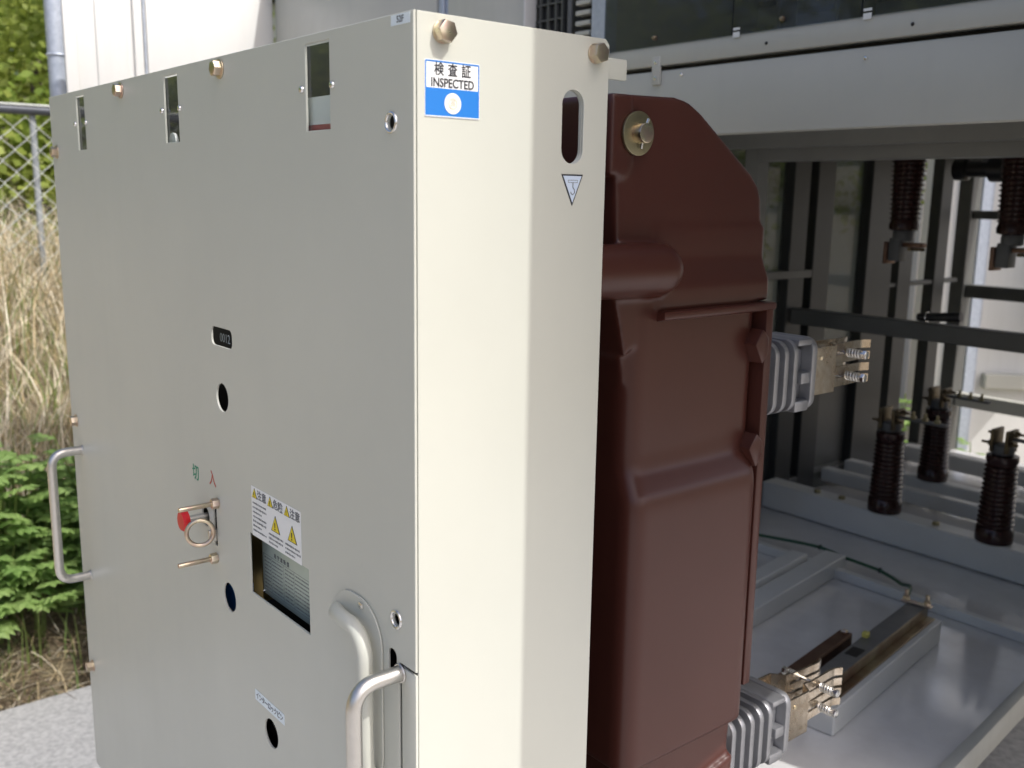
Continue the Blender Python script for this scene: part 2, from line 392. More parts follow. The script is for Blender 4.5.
# rear frame (open back)
part("rear_post", "frame_paint", -1.195, -1.145, 3.135, 3.205, 0.381, 2.58)
part("rear_post", "frame_paint", 0.15, 0.20, 3.135, 3.205, 0.381, 2.58)
part("rear_bar", "frame_paint", -1.143, 0.148, 3.15, 3.19, 0.958, 1.005)
part("rear_bar", "frame_paint", -1.143, 0.148, 3.15, 3.19, 1.24, 1.27)
part("rear_bar", "frame_paint", -1.143, 0.148, 3.15, 3.19, 1.43, 1.50)
part("rear_sill", "cubicle_paint", -1.143, 0.148, 3.15, 3.19, 0.555, 0.605)
part("rear_panel", "cubicle_paint", -1.143, 0.15, 3.155, 3.175, 1.501, 2.58)
# right wall and middle shelf, painted pale to bounce light onto the floor; roof
part("side_wall", "beam_paint", 0.202, 0.222, 1.05, 3.20, 0.36, 2.58)
part("compartment_floor", "beam_paint", -1.165, 0.20, 1.062, 3.13, 1.480, 1.492)
MB().box(-1.21, 0.26, 0.98, 3.26, 2.59, 2.64, bev=0.006).build("roof", "cubicle_paint", cub)
# front
MB().box(-1.045, 0.20, 1.030, 1.055, 1.411, 1.5315, bev=0.003).build("front_beam", "cubicle_paint", cub)
MB().box(-0.90, 0.20, 1.026, 1.058, 1.5400, 1.5765, bev=0.0025).build("front_strip", "cubicle_paint", cub)
part("beam_backing", "black_plastic", -1.0, 0.20, 1.0565, 1.0605, 1.45, 1.574, 0)
part("front_post", "galvanised", -0.915, -0.875, 1.028, 1.062, 1.578, 2.58)
part("front_post", "cubicle_paint", 0.15, 0.20, 1.03, 1.07, 0.36, 1.409)
bk = MB().box(-0.742, -0.722, 1.0245, 1.0295, 1.506, 1.5565, bev=0.001).build("strap_bracket", "cubicle_paint", cub)
for z in (1.518, 1.546): MB().cyl((-0.732, 1.0245, z), (0, -1, 0), 0.0035, 0.002, 12, 0.0006).build("screw", "screw_steel", bk)
def screw(p, axis, r, parent, m="screw_steel"):
    o = MB().lathe(p, axis, [(r, 0), (r, r * .35), (r * .75, r * .7), (r * .3, r * .85)], 14).build("screw", m, parent); return o
for x in (-0.672, -0.30, 0.08): screw((x, 1.030, 1.520 if x < -.6 else 1.515), (0, -1, 0), 0.0035, cub)
for x in (-0.485, -0.225, 0.02): screw((x, 1.026, 1.5555), (0, -1, 0), 0.0028, cub, "black_plastic")
xs_ = [-0.873, -0.557, -0.309, 0.0, 0.199]
for i in range(4):
    pane = part("acrylic_cover", "acrylic", xs_[i] + 0.0015, xs_[i + 1] - 0.0015, 1.0240, 1.0275, 1.5740, 2.30, 0.0)
    xm = (xs_[i] + xs_[i + 1]) / 2
    for z in (1.590, 2.28):
        MB().lathe((xm - 0.02, 1.0240, z), (0, -1, 0), [(0.0045, 0), (0.0045, .004), (.003, .007), (.001, .0075)], 14).build("cover_screw", "zinc_rail", pane)
    MB().box(xs_[i] + 0.003, xs_[i] + 0.017, 1.0230, 1.0236, 1.571, 1.580, 0).build("hinge_label", "sticker_white", pane)
    MB().box(xs_[i] + 0.003, xs_[i] + 0.017, 1.0230, 1.0236, 1.583, 1.587, 0).build("hinge_label", "sticker_white", pane)
# upper compartment behind the acrylic covers
part("compartment_back", "grey_inside", -1.04, 0.198, 1.62, 1.64, 1.493, 2.57)
for (x0, x1, z0, z1, m_) in ((-0.80, -0.74, 1.495, 2.4, "grey_inside"), (-0.70, -0.60, 1.62, 2.3, "frame_paint"), (-0.52, -0.30, 1.52, 2.2, "frame_paint"),
                             (-0.22, -0.05, 1.60, 2.3, "grey_inside")):
    o = part("relay_case", m_, x0, x1, 1.40, 1.6185, z0, z1, 0.004)
    for k in range(6):
        z = z0 + 0.05 + k * 0.05
        if z < z1 - 0.02: part("relay_slot", "black_plastic", x0 + 0.008, x1 - 0.008, 1.396, 1.3995, z, z + 0.012, 0, parent=o)
# louvred strip between the closed neighbour front and the cover post
lv = part("vent_strip", "dark_inside", -1.116, -0.918, 1.060, 1.075, 1.412, 2.58, 0)
for k in range(48):
    z = 1.60 + k * 0.020
    MB().box(-0.975, -0.932, 1.040, 1.0595, z, z + 0.009, bev=0.0015, seg=1).build("vent_slat", "cubicle_paint", lv)
for k in range(30):
    z = 1.60 + k * 0.032
    MB().box(-1.112, -1.025, 1.052, 1.0595, z, z + 0.003, 0).build("vent_slat", "frame_paint", lv)
for x in (-1.10, -1.075, -1.05, -1.03): part("vent_bar", "frame_paint", x, x + 0.004, 1.051, 1.0592, 1.58, 2.57, 0, parent=lv)
MB().cyl((-0.998, 1.048, 1.50), (0, 0, 1), 0.006, 1.0, 12).build("vent_bar", "grey_inside", lv)
# unseen right-hand door that shades the breaker; cut short to let ground light in
dr = Vector((0.205, 1.03, 0)); de = Vector((0.405, 0.208, 0)); dd = (de - dr).normalized(); dn = Vector((-dd.y, dd.x, 0))
mb = MB(); mb.prism([(dr + dn * 0)[:2], de[:2], (de + dn * 0.028)[:2], (dr + dn * 0.028)[:2]], 'xy', 1.20, 2.05, bev=0.003)
od = mb.build("open_door", "cubicle_paint", cub); hp = de + dn * 0.030 - dd * 0.07
MB().tube([hp.to_3d() + Vector((0, 0, 1.52)), hp.to_3d() + dn.to_3d() * 0.035 + Vector((0, 0, 1.52)), hp.to_3d() + dn.to_3d() * 0.035 + Vector((0, 0, 1.66)), hp.to_3d() + Vector((0, 0, 1.66))], 0.007, 14, bend=0.012).build("door_handle", "stainless", od)
od["label"] = "unseen upper cubicle door on the right, swung out to shade the breaker"

# ---- neighbouring closed cubicle and its door leaf, turned sunward so shade starts at the corner
nb = empty("neighbour_cubicle", (-1.7, 1.03, 0.12), "closed pale grey cubicle front with one door leaf swung open, left of the open cubicle", "cubicle")
MB().box(-2.312, -1.456, 1.030, 1.055, 0.36, 1.92, bev=0.003).build("front_sheet", "cubicle_paint", nb)
MB().box(-1.409, -1.124, 1.030, 1.055, 0.36, 1.92, bev=0.003).build("front_sheet", "cubicle_paint", nb)
MB().box(-1.4545, -1.4105, 1.036, 1.058, 0.36, 1.92, bev=0.001).box(-1.440, -1.424, 1.028, 1.036, 0.36, 1.92, bev=0.003).build("joint_strip", "galvanised", nb)
MB().box(-1.1225, -1.1165, 1.024, 1.058, 0.36, 1.92, bev=0.0015).build("edge_trim", "white_wall", nb)
MB().box(-2.312, -1.20, 3.08, 3.10, 1.50, 1.92).build("rear_sheet", "cubicle_paint", nb)
MB().box(-2.315, -2.29, 1.60, 3.10, 0.36, 1.92, bev=0.003).build("end_sheet", "cubicle_paint", nb)
MB().box(-2.30, -1.20, 1.06, 3.08, 0.352, 0.376).build("floor_sheet", "floor_paint", nb)
MB().box(-2.33, -1.215, 1.00, 3.12, 1.922, 1.955, bev=0.005).build("roof", "cubicle_paint", nb)
lf = MB()
lf.box(-2.345, -2.318, 0.444, 1.026, 1.40, 1.905, bev=0.002)
leaf = lf.build("door_leaf", "white_wall", nb); leaf["label"] = "sunlit white door leaf swung open"
MB().box(-2.3175, -2.305, 0.414, 0.447, 1.40, 1.905, bev=0.004).build("leaf_edge", "white_wall", leaf)
MB().box(-2.3175, -2.3125, 0.500, 0.582, 1.42, 1.89, bev=0.002).build("leaf_stiffener", "white_wall", leaf)
MB().box(-2.3175, -2.306, 0.601, 0.625, 1.41, 1.895, bev=0.002).build("leaf_stiffener", "white_wall", leaf)
MB().box(-2.3175, -2.309, 0.6290, 0.6335, 1.41, 1.895).build("leaf_gasket", "galvanised", leaf)
MB().box(-2.3175, -2.312, 0.638, 1.02, 1.41, 1.895, bev=0.002).build("leaf_sheet", "white_wall", leaf)

# ---- galvanised pipe beyond the leaf
gp = empty("steel_pipe", (-2.60, 0.474, -0.30), "pale blue galvanised steel pipe standing upright behind the white door leaf", "pipe")
MB().cyl((-2.60, 0.474, -0.30), (0, 0, 1), 0.0275, 3.6, 28).build("tube", "galvanised", gp)
cl = MB().ring((-2.60, 0.474, 1.682), (0, 0, 1), 0.0285, 0.0035, 28, 6).box(-2.605, -2.595, 0.499, 0.545, 1.677, 1.687).build("clamp", "galvanised", gp)
MB().box(-2.66, -2.62, 0.535, 0.545, 0.30, 3.2).build("bracket_rail", "rail_dark", gp)

# ---- rails on the cubicle floor
def rail_root(x, y, label):
    o = empty("guide_rail", (x, y, 0.381), label, "rail", "guide rails on the cubicle floor"); o.rotation_euler.z = math.radians(8.2); return o
def lpart(root, name, m, boxes, bev=0.0015):
    mb = MB()
    for bx in boxes: mb.box(*bx, bev=bev, seg=1)
    me = mb.mesh(m, 35); me.name = name
    o = bpy.data.objects.new(name, me); COL.objects.link(o); o.parent = root; return o
rr = rail_root(-0.268, 1.045, "floor rail with zinc channel nearer the camera, ending in a terminal clamp")
lpart(rr, "support_beam", "beam_paint", [(-0.050, 0.0, 0.0, 0.515, 0.0, 0.050)], 0.002)
ch = lpart(rr, "rail_channel", "zinc_rail", [(-0.078, -0.011, 0.0, 0.505, 0.0505, 0.0540), (-0.068, -0.027, 0.0, 0.505, 0.0541, 0.0760), (-0.078, -0.0745, 0.0, 0.505, 0.0, 0.0504)], 0.0008)
lpart(rr, "rail_top", "rail_top", [(-0.0665, -0.0285, 0.0, 0.500, 0.0762, 0.0775)], 0.0004)
lpart(rr, "stop_angle", "zinc_brown", [(-0.122, -0.096, 0.0, 0.285, 0.062, 0.066), (-0.122, -0.118, 0.0, 0.285, 0.0, 0.0619), (-0.100, -0.096, 0.0, 0.285, 0.0, 0.0619)], 0.0008)
lpart(rr, "stop_bolt", "zinc_yellow", [(-0.114, -0.102, 0.268, 0.280, 0.0665, 0.073)], 0.002)
lpart(rr, "latch_block", "latch_yellow", [(-0.066, -0.054, 0.255, 0.268, 0.0778, 0.0890)])
lpart(rr, "latch_slot", "black_plastic", [(-0.060, -0.036, 0.165, 0.205, 0.0776, 0.0782)], 0)
tb = lpart(rr, "earth_terminal", "zinc_yellow", [(-0.080, -0.016, 0.486, 0.500, 0.0778, 0.0825)])
for x in (-0.070, -0.026):
    me = MB().hexhead((x, 0.493, 0.0827), (0, 0, 1), 0.014, 0.008).cyl((x, 0.493, 0.0905), (0, 0, 1), 0.0045, 0.014, 12, 0.001).mesh("zinc_yellow", 35)
    o = bpy.data.objects.new("terminal_bolt", me); COL.objects.link(o); o.parent = tb
rl = rail_root(-0.598, 1.10, "plain grey floor rail farther from the camera, near the green wire")
lpart(rl, "support_beam", "beam_paint", [(-0.055, 0.0, 0.0, 0.655, 0.0, 0.044)], 0.002)
lpart(rl, "rail_channel", "beam_paint", [(-0.100, -0.058, 0.0, 0.56, 0.0, 0.058)], 0.002)
gw = [(-0.99, 1.70, .41), (-0.95, 1.734, .408), (-0.894, 1.758, .407), (-0.84, 1.772, .409), (-0.793, 1.79, .407), (-0.75, 1.782, .408), (-0.705, 1.769, .409),
      (-0.65, 1.770, .407), (-0.607, 1.764, .408), (-0.56, 1.745, .407), (-0.515, 1.705, .416), (-0.470, 1.655, .44), (-0.435, 1.590, .462), (-0.416, 1.545, .465)]
gwo = empty("earth_wire", (-0.8, 1.78, 0.38), "thin dark green insulated wire lying across the cubicle floor", "wire")
MB().tube(gw, 0.0042, 10).build("insulation", "green_cable", gwo)
for i in (4, 8): 
    p = Vector(gw[i]); MB().ring(p, (1, -0.1, 0), 0.0055, 0.0018, 12, 6).build("cable_tie", "black_plastic", gwo)

# ================================================================== POST INSULATORS
def insul_prof(h, r0, r1, n):
    pr = [(r0 * 1.02, 0), (r0 * 1.05, h * .05), (r0 * 1.02, h * .16)]
    for k in range(n):
        a = 0.18 + 0.70 * k / n; z = h * a; dz = h * 0.70 / n; r = r0 + (r1 - r0) * a
        pr += [(r * 0.92, z), (r * 0.92, z + dz * .35), (r * 1.05, z + dz * .5), (r * 1.05, z + dz * .62), (r * .92, z + dz * .9)]
    pr += [(r1 * 0.98, h * .895), (r1 * 1.06, h * .93), (r1 * 1.04, h * .985), (r1 * .8, h)]
    return pr
def post_insulator(label, loc, up=1, terms=0):
    root = empty("post_insulator", loc, label, "insulator", "brown ribbed post insulators in the cubicle")
    x, y, z = loc; A = (0, 0, up)
    h = 0.225
    MB().lathe(loc, A, insul_prof(h, 0.043, 0.036, 13), 30).build("ribbed_body", "dark_ceramic", root, 50)
    MB().lathe((x, y, z + up * h), A, [(0.024, 0), (0.026, .004), (0.026, .022), (.02, .026)], 24).build("metal_cap", "grey_inside", root)
    t0, t1 = z + up * (h + .026), z + up * (h + .075)
    if up > 0:
        for (xa, xb) in ((x - .024, x - .015), (x + .012, x + .021)): MB().box(xa, xb, y - .028, y + .028, t0 - .02, t1 - .012, bev=.002).build("clamp_plate", "aged_brass", root)
        for (dx, dy, dz) in ((-.03, -.015, .0), (-.03, .015, .02), (.021, -.015, .004), (.021, .014, .026), (.021, -.02, .03)):
            MB().hexhead((x + dx + (.006 if dx < 0 else 0), y + dy, t0 + dz), (-1 if dx < 0 else 1, 0, 0), .013, .008).cyl((x + dx, y + dy, t0 + dz), (-1 if dx < 0 else 1, 0, 0), .0035, .018, 10).build("terminal_bolt", "aged_brass", root)
        bar = MB().box(x + .022, x + .15, y - .010, y + .010, t0 + .012, t0 + .018, bev=.001)
        bar.build("connection_bar", "grey_inside", root)
        for k in range(3):
            MB().hexhead((x + .06 + .033 * k, y - .002, t0 + .018), (0, 0, 1), .014, .008).cyl((x + .06 + .033 * k, y - .002, t0 + .024), (0, 0, 1), .004, .014, 10).build("terminal_bolt", "washer_olive", root)
    else:
        MB().box(x - .026, x + .004, y - .022, y + .022, t1 - .004, t0 + .006, bev=.002).build("clamp_plate", "grey_inside", root)
        MB().box(x - .040, x - .029, y - .024, y + .024, t1 - .012, t0 - .004, bev=.002).build("clamp_plate", "zinc_brown", root)
        MB().box(x + .006, x + .060, y - .014, y + .014, t0 - .016, t0 - .004, bev=.003).build("connection_bar", "zinc_brown", root)
        for k in range(3):
            MB().hexhead((x + .022 + .016 * k, y, t0 - .017), (0, 0, -1), .014, .008).build("terminal_bolt", "aged_brass", root)
    return root
post_insulator("brown ribbed insulator standing on the front floor beam nearest the breaker", (-0.770, 2.052, 0.463))
post_insulator("brown ribbed insulator standing on the floor beam at the right edge of the photo", (-0.470, 2.052, 0.463))
post_insulator("almost black insulator standing farthest back on the rear floor beam", (-0.858, 2.478, 0.457))
post_insulator("dark insulator hanging from above over the crossbar, left of the two hanging ones", (-0.786, 2.052, 1.4785 - 0.03 + 0.0), -1)
post_insulator("dark insulator hanging at the right edge of the photo", (-0.505, 2.052, 1.4485), -1)
part("insulator_hanger", "grey_inside", -1.03, 0.19, 2.01, 2.09, 1.449, 1.479)
# black horizontal bushing behind the hanging insulators
bsh = empty("black_bushing", (-0.62, 2.3, 1.40), "black horizontal bushing tube between the two hanging insulators", "bushing")
MB().lathe((-0.735, 2.20, 1.385), (1, 0, 0), [(0.03, 0), (0.03, .03), (.022, .034), (.022, .09), (.034, .094), (.034, .13), (.02, .135), (.02, .19)], 24).build("tube", "black_plastic", bsh)
MB().box(-0.66, -0.64, 2.18, 2.22, 1.40, 1.479).build("hanger", "grey_inside", bsh)
# dark cable sleeve lying on the crossbar
slv = empty("cable_sleeve", (-0.80, 2.12, 0.982), "shiny black sleeve lying on the interior crossbar", "sleeve")
MB().tube([(-0.76, 2.118, 0.995), (-0.70, 2.121, 1.000), (-0.645, 2.124, 1.006)], [0.010, 0.012, 0.0135], 14).build("sleeve_body", "black_plastic", slv)
MB().ring((-0.735, 2.119, 0.997), (1, 0.05, 0.05), 0.0125, 0.002, 20, 6).build("collar", "screw_steel", slv)

# ================================================================== CIRCUIT BREAKER
br = empty("circuit_breaker", (-0.45, 0.25, 0.40), "cream circuit breaker with brown resin poles drawn out of the cubicle", "circuit breaker")
ZT = 1.4215; ZB = 0.42
# front sheet with its cut-outs (notched at the lower right corner)
outline = [(-0.90, ZB), (-0.0235, ZB), (-0.0235, 0.937), (-0.0215, 0.9395), (0.0, 0.9395), (0.0, ZT), (-0.90, ZT)]
wins = [(-0.7775, -0.7435), (-0.4675, -0.4295), (-0.1555, -0.1165)]
holes = [rect(a, b_, 1.348, 1.4145) for a, b_ in wins]
holes += [rrect(-0.3445, 1.157, 0.050, 0.0185, 0.006), circ(-0.3485, 1.0955, 0.0145), circ(-0.3505, 0.8815, 0.0155), circ(-0.2605, 0.7675, 0.0150),
          rect(-0.2955, -0.1715, 0.9065, 0.9690), circ(-0.4065, 0.955, 0.0105), rect(-0.3845, -0.3765, 0.930, 0.972), circ(-0.028, 1.349, 0.0052), circ(-0.0262, 0.974, 0.0052),
          rrect(-0.0330, 0.936, 0.012, 0.022, 0.0055)]
fp = plate("front_panel", [outline] + holes, 0.0023, "cream_paint", FRONT, br, 0.0, 0.0007)
# side sheet: slot; flange folded onto the front below the notch
sside = [(0.0030, ZB), (0.185, ZB), (0.185, ZT - 0.004), (0.181, ZT), (0.0030, ZT)]
slot = rrect(0.148, 1.3525, 0.0225, 0.056, 0.0112, 8)
sp_ = plate("side_panel", [sside, slot], 0.0023, "cream_paint", SIDE, br, 0.0, 0.0005)
MB().box(-0.0205, -0.0004, 0.0004, 0.0028, ZB, 0.9365, bev=0.0007).build("front_flange", "cream_paint", sp_)
plate("slot_collar", [rrect(0.148, 1.3525, 0.0255, 0.059, 0.0127, 8), rrect(0.148, 1.3525, 0.0223, 0.0558, 0.0111, 8)], 0.0035, "cream_paint", SIDE, sp_, -0.0024)
plate("side_panel", [rect(0.0030, 0.185, ZB, ZT)], 0.0023, "cream_paint", SIDE, br, -0.8977)
MB().box(-0.0060, -0.0026, 0.165, 0.2085, 1.3920, 1.4085, bev=0.0012).build("corner_tab", "cream_paint", br)
# dark box behind the front sheet, added to make the cut-outs look shaded inside
mech = MB().box(-0.87, -0.05, 0.045, 0.165, 0.48, 1.30, bev=0.004).build("mechanism_dark_box", "dark_inside", br)
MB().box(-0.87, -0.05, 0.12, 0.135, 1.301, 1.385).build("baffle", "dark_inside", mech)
MB().cyl((-0.398, 0.046, 0.858), (0, -1, 0), 0.016, 0.026, 24).build("counter_drum", "blue_plastic", mech)
MB().cyl((-0.396, 0.046, 0.838), (0, -1, 0), 0.010, 0.030, 24).build("counter_drum", "brass_bar", mech)
MB().box(-0.345, -0.322, 0.0245, 0.040, 0.88, 0.952).build("spacer_bar", "brass_bar", mech)
MB().box(-0.445, -0.335, 0.018, 0.024, 1.130, 1.18, bev=0.002).build("counter_window", "black_plastic", mech)
text("counter_digits", "0012", 0.013, -0.378, 1.150, "sticker_pale", FRONT, mech, w=-0.0178)
MB().cyl((-0.313, 0.044, 0.738), (0, -1, 0), 0.007, 0.018, 6).build("crank_stub", "stainless", mech)
MB().box(-0.885, -0.020, 0.0205, 0.0235, 1.305, 1.4185).build("window_dark_sheet", "dark_inside", mech)  # dark sheet added so the space behind the windows looks shaded
# inspection windows
for i, (a, b_) in enumerate(wins):
    g = MB().box(a - 0.012, b_ + 0.012, 0.0026, 0.0050, 1.338, 1.4195).build("inspection_window", "window_glass", br)
    for x in (a - 0.0055, b_ + 0.0055): MB().lathe((x, -0.0001, 1.3805), (0, -1, 0), [(0.0032, 0), (.0032, .0008), (.0024, .0022), (.0008, .0027)], 16).build("window_screw", "screw_steel", g)
MB().box(-0.170, -0.117, 0.0056, 0.0068, 1.3530, 1.3745).build("window_card", "sticker_white", br)  # plain pale and red-brown pieces set just behind the glass
MB().box(-0.170, -0.117, 0.0056, 0.0068, 1.3400, 1.3528).build("window_card", "ink_red", br)
MB().cyl((-0.4660, 0.0092, 1.349), (0, -1, 0), 0.0095, 0.003, 24).build("window_card", "sticker_white", br)
# hexagon bolts
def hexbolt(p, axis, af, rot, wr=0.72):
    w = MB().cyl(p, axis, af * wr, 0.0014, 28, 0.0003).build("washer", "zinc_yellow", None)
    P2 = Vector(p) + Vector(axis) * 0.0014
    h = MB().hexhead(P2, axis, af, af * 0.56, rot).build("hex_bolt", "zinc_yellow", br)
    adopt(w, h); return h
for i, (x, z) in enumerate([(-0.601, 1.410), (-0.322, 1.410), (-0.8785, 1.348), (-0.8765, 0.972), (-0.8790, 0.591)]):
    hexbolt((x, 0, z), (0, -1, 0), 0.0125, 0.2 + i * 0.4)
for i, (y, z) in enumerate([(0.0232, 1.4092), (0.1695, 1.4092)]):
    hexbolt((0.0, y, z), (1, 0, 0), 0.0138, 0.35 + 0.5 * i, 0.56)
for (x, z) in ((-0.028, 1.349), (-0.0262, 0.974)):
    MB().ring((x, -0.0004, z), (0, -1, 0), 0.0066, 0.0013, 28, 8).build("grommet", "screw_steel", br)
# handles
def handle(x, z0, z1, out):
    h = MB().tube([(x, 0.004, z1), (x, -out, z1), (x, -out, z0), (x, 0.004, z0)], 0.0063, 18, bend=0.021, nb=9).build("handle", "stainless", br, 60)
    for z in (z0, z1): MB().ring((x, -0.0006, z), (0, -1, 0), 0.0070, 0.0010, 22, 6).build("handle_collar", "stainless", h)
    return h
handle(-0.8585, 0.743, 0.932, 0.042)
handle(-0.0215, 0.742, 0.931, 0.042)
pl = plate("lever_plate", [rrect(-0.087, 0.893, 0.082, 0.164, 0.036, 9)], 0.0016, "cream_paint", FRONT, br, 0.0019, 0.0005)
MB().tube([(-0.118, -0.001, 0.951), (-0.106, -0.009, 0.9545), (-0.088, -0.012, 0.9555)] + [(-0.0785 + 0.023 * math.sin(a), -0.012, 0.9325 + 0.023 * math.cos(a)) for a in [math.pi / 2 * k / 9 for k in range(10)]] + [(-0.0555, -0.012, 0.86), (-0.0555, -0.0115, 0.838), (-0.0555, -0.008, 0.829), (-0.0555, -0.001, 0.825)], 0.0066, 22, bend=0.0, nb=10).build("lever_handle", "cream_paint", pl, 60)
MB().box(-0.079, -0.073, -0.0036, -0.0020, 0.9665, 0.9715, bev=0.0005).build("lever_catch", "screw_steel", pl)
# manual trip pins, red button and pull ring
for (x, z) in ((-0.3705, 0.9795), (-0.3795, 0.9165)):
    pn = MB().cyl((x, 0.001, z), (0, -1, 0), 0.0026, 0.043, 16, 0.0006).build("guide_pin", "zinc_yellow", br)
    MB().hexhead((x, -0.0002, z), (0, -1, 0), 0.010, 0.0075).build("pin_nut", "zinc_yellow", pn)
rb = MB().cyl((-0.4065, 0.01, 0.955), (0, -1, 0), 0.0042, 0.031, 20).build("push_button", "stainless", br)
MB().lathe((-0.4065, -0.0195, 0.955), (0, -1, 0), [(0.0085, 0), (0.0112, .001), (0.0112, .006), (.0098, .0078), (.003, .0082)], 30).build("button_cap", "red_plastic", rb)
pr_ = MB().ring((-0.3800, -0.017, 0.9475), (1, -0.35, 0.05), 0.0135, 0.0023, 44, 12).build("pull_ring", "zinc_yellow", br, 60)
MB().box(-0.3825, -0.3785, -0.008, 0.02, 0.935, 0.948, bev=0.001).build("ring_link", "stainless", pr_)
# stickers and lettering -------------------------------------------------
def sheet(name, loops, m, frame, parent, w=0.0004, t=0.0003): return plate(name, loops, t, m, frame, parent, w, 0.00005)
st = sheet("number_sticker", [rect(-0.0275, -0.0035, 1.4135, 1.4205)], "sticker_pale", FRONT, br)
text("lettering", "52F", 0.0062, -0.0155, 1.4170, "ink_grey", FRONT, st, bold=0.01)
text("off_character", "切", 0.0185, -0.4285, 0.998, "ink_green", FRONT, br, w=0.0002, bold=0.012)
text("on_character", "入", 0.0180, -0.3825, 1.002, "ink_red", FRONT, br, w=0.0002, bold=0.008)
lb = sheet("slot_label", [rect(-0.2945, -0.2290, 0.7905, 0.8020)], "sticker_pale", FRONT, br)
text("lettering", "インターロックピン", 0.0078, -0.2618, 0.7962, "ink_grey", FRONT, lb, sx=0.86, bold=0.006)
# warning sticker
ws = sheet("warning_sticker", [rect(-0.2865, -0.1835, 0.9690, 1.0195)], "sticker_white", FRONT, br)
def warn_tri(cx, cz, s, mark):
    t = sheet("warning_triangle", [[(cx - s * .5, cz - s * .42), (cx + s * .5, cz - s * .42), (cx, cz + s * .46)]], "ink_black", FRONT, ws, 0.0007)
    sheet("triangle_fill", [[(cx - s * .41, cz - s * .37), (cx + s * .41, cz - s * .37), (cx, cz + s * .36)]], "warn_yellow", FRONT, t, 0.0010)
    text("triangle_mark", mark, s * .55, cx, cz - s * .12, "ink_black", FRONT, t, 0.0012, bold=0.02)
for k, hd in enumerate(("注意", "危険", "注意")):
    x0 = -0.2855 + k * 0.0342
    warn_tri(x0 + 0.0065, 1.0130, 0.0115, "!")
    text("lettering", hd, 0.0100, x0 + 0.0225, 1.0122, "ink_grey", FRONT, ws, 0.0006, bold=0.012)
    ln = MB()
    rows = [(1.0030 - 0.0046 * q) for q in range(7)] if k == 0 else [(0.9810 - 0.0042 * q) for q in range(3)]
    for q, z in enumerate(rows):
        x = x0 + 0.002; xe = x0 + (0.031 if q % 3 != 2 else 0.020)
        while x < xe:
            wdt = random.uniform(0.0008, 0.0018); hh = random.uniform(0.0006, 0.0011); ln.box(x, min(x + wdt, xe + .001), -0.00065, -0.00055, z - hh, z + hh, 0); x += wdt + random.uniform(0.0005, 0.0012)
    ln.build("small_print", "ink_grey", ws)
    if k: warn_tri(x0 + 0.0165, 0.9935, 0.0185, "!")
# rating plate set back in its opening
npl = MB().box(-0.3050, -0.170, 0.0175, 0.0185, 0.8985, 0.9680, bev=0.0003).build("rating_plate", "nameplate_metal", br)
text("lettering", "真 空 遮 断 器", 0.0054, -0.262, 0.9452, "ink_grey", FRONT, npl, w=-0.0173)
ln = MB()
for q in range(9):
    z = 0.9385 - q * 0.0039
    for (xa, xb) in ((-0.300, -0.287), (-0.283, -0.261), (-0.255, -0.238), (-0.234, -0.206)):
        x = xa
        while x < xb:
            wdt = random.uniform(0.0008, 0.0018); ln.box(x, x + wdt, 0.01735, 0.01745, z - 0.0007, z + 0.0007, 0); x += wdt + random.uniform(0.0005, 0.0014)
for x in (-0.3025, -0.285, -0.258, -0.236, -0.203): ln.box(x, x + 0.0003, 0.01735, 0.01745, 0.9040, 0.9415, 0)
for z in (0.9040, 0.9415): ln.box(-0.3025, -0.2027, 0.01735, 0.01745, z, z + 0.0003, 0)
ln.build("small_print", "ink_grey", npl)
for (x, z) in ((-0.3025, 0.9010), (-0.3025, 0.9655)): screw((x, 0.0174, z), (0, -1, 0), 0.0018, npl)
# inspection sticker on the side sheet
ins = sheet("inspection_sticker", [rrect(0.0325, 1.3715, 0.0475, 0.0385, 0.001, 2)], "sticker_white", SIDE, sp_)
sheet("blue_frame", [rrect(0.0325, 1.3715, 0.0465, 0.0375, 0.0008, 2), rect(0.0102, 0.0548, 1.3720, 1.3892)], "sticker_blue", SIDE, ins, 0.0006)
sheet("white_line", [rect(0.0092, 0.0558, 1.3528, 1.3534)], "sticker_white", SIDE, ins, 0.0008)
text("lettering", "検 査 証", 0.0094, 0.0325, 1.3842, "ink_black", SIDE, ins, 0.0006, sx=0.90, spacing=1.1, bold=0.008)
text("lettering", "INSPECTED", 0.0084, 0.0325, 1.3755, "ink_black", SIDE, ins, 0.0006, sx=0.88, bold=0.014)
sheet("seal_disc", [circ(0.0325, 1.3622, 0.0072, 28)], "sticker_white", SIDE, ins, 0.0009)
sheet("seal_mark", [circ(0.0325, 1.3622, 0.0040, 20), circ(0.0325, 1.3622, 0.0030, 20)], "seal_gold", SIDE, ins, 0.0012)
text("seal_mark", "品", 0.0045, 0.0325, 1.3622, "seal_gold", SIDE, ins, 0.0011)
# lifting mark
tri = sheet("lifting_mark", [[(0.1370, 1.3165), (0.1600, 1.3165), (0.1490, 1.2920)]], "ink_black", SIDE, sp_)
sheet("mark_field", [[(0.1388, 1.3153), (0.1582, 1.3153), (0.1490, 1.2946)]], "triangle_blue", SIDE, tri, 0.0007)
hk = MB().box(0.0006, 0.00075, 0.1440, 0.1540, 1.3118, 1.3122).box(0.0006, 0.00075, 0.1440, 0.1540, 1.3100, 1.3104)
hk.box(0.0006, 0.00075, 0.1440, 0.1444, 1.3100, 1.3122).box(0.0006, 0.00075, 0.1536, 0.1540, 1.3100, 1.3122)
hk.tube([(0.0007, 0.149, 1.310), (0.0007, 0.149, 1.3065), (0.0007, 0.1508, 1.3045), (0.0007, 0.1510, 1.3022), (0.0007, 0.1490, 1.3008), (0.0007, 0.1472, 1.3018), (0.0007, 0.147, 1.303)], 0.0004, 6)
hk.build("mark_outline", "ink_grey", tri)

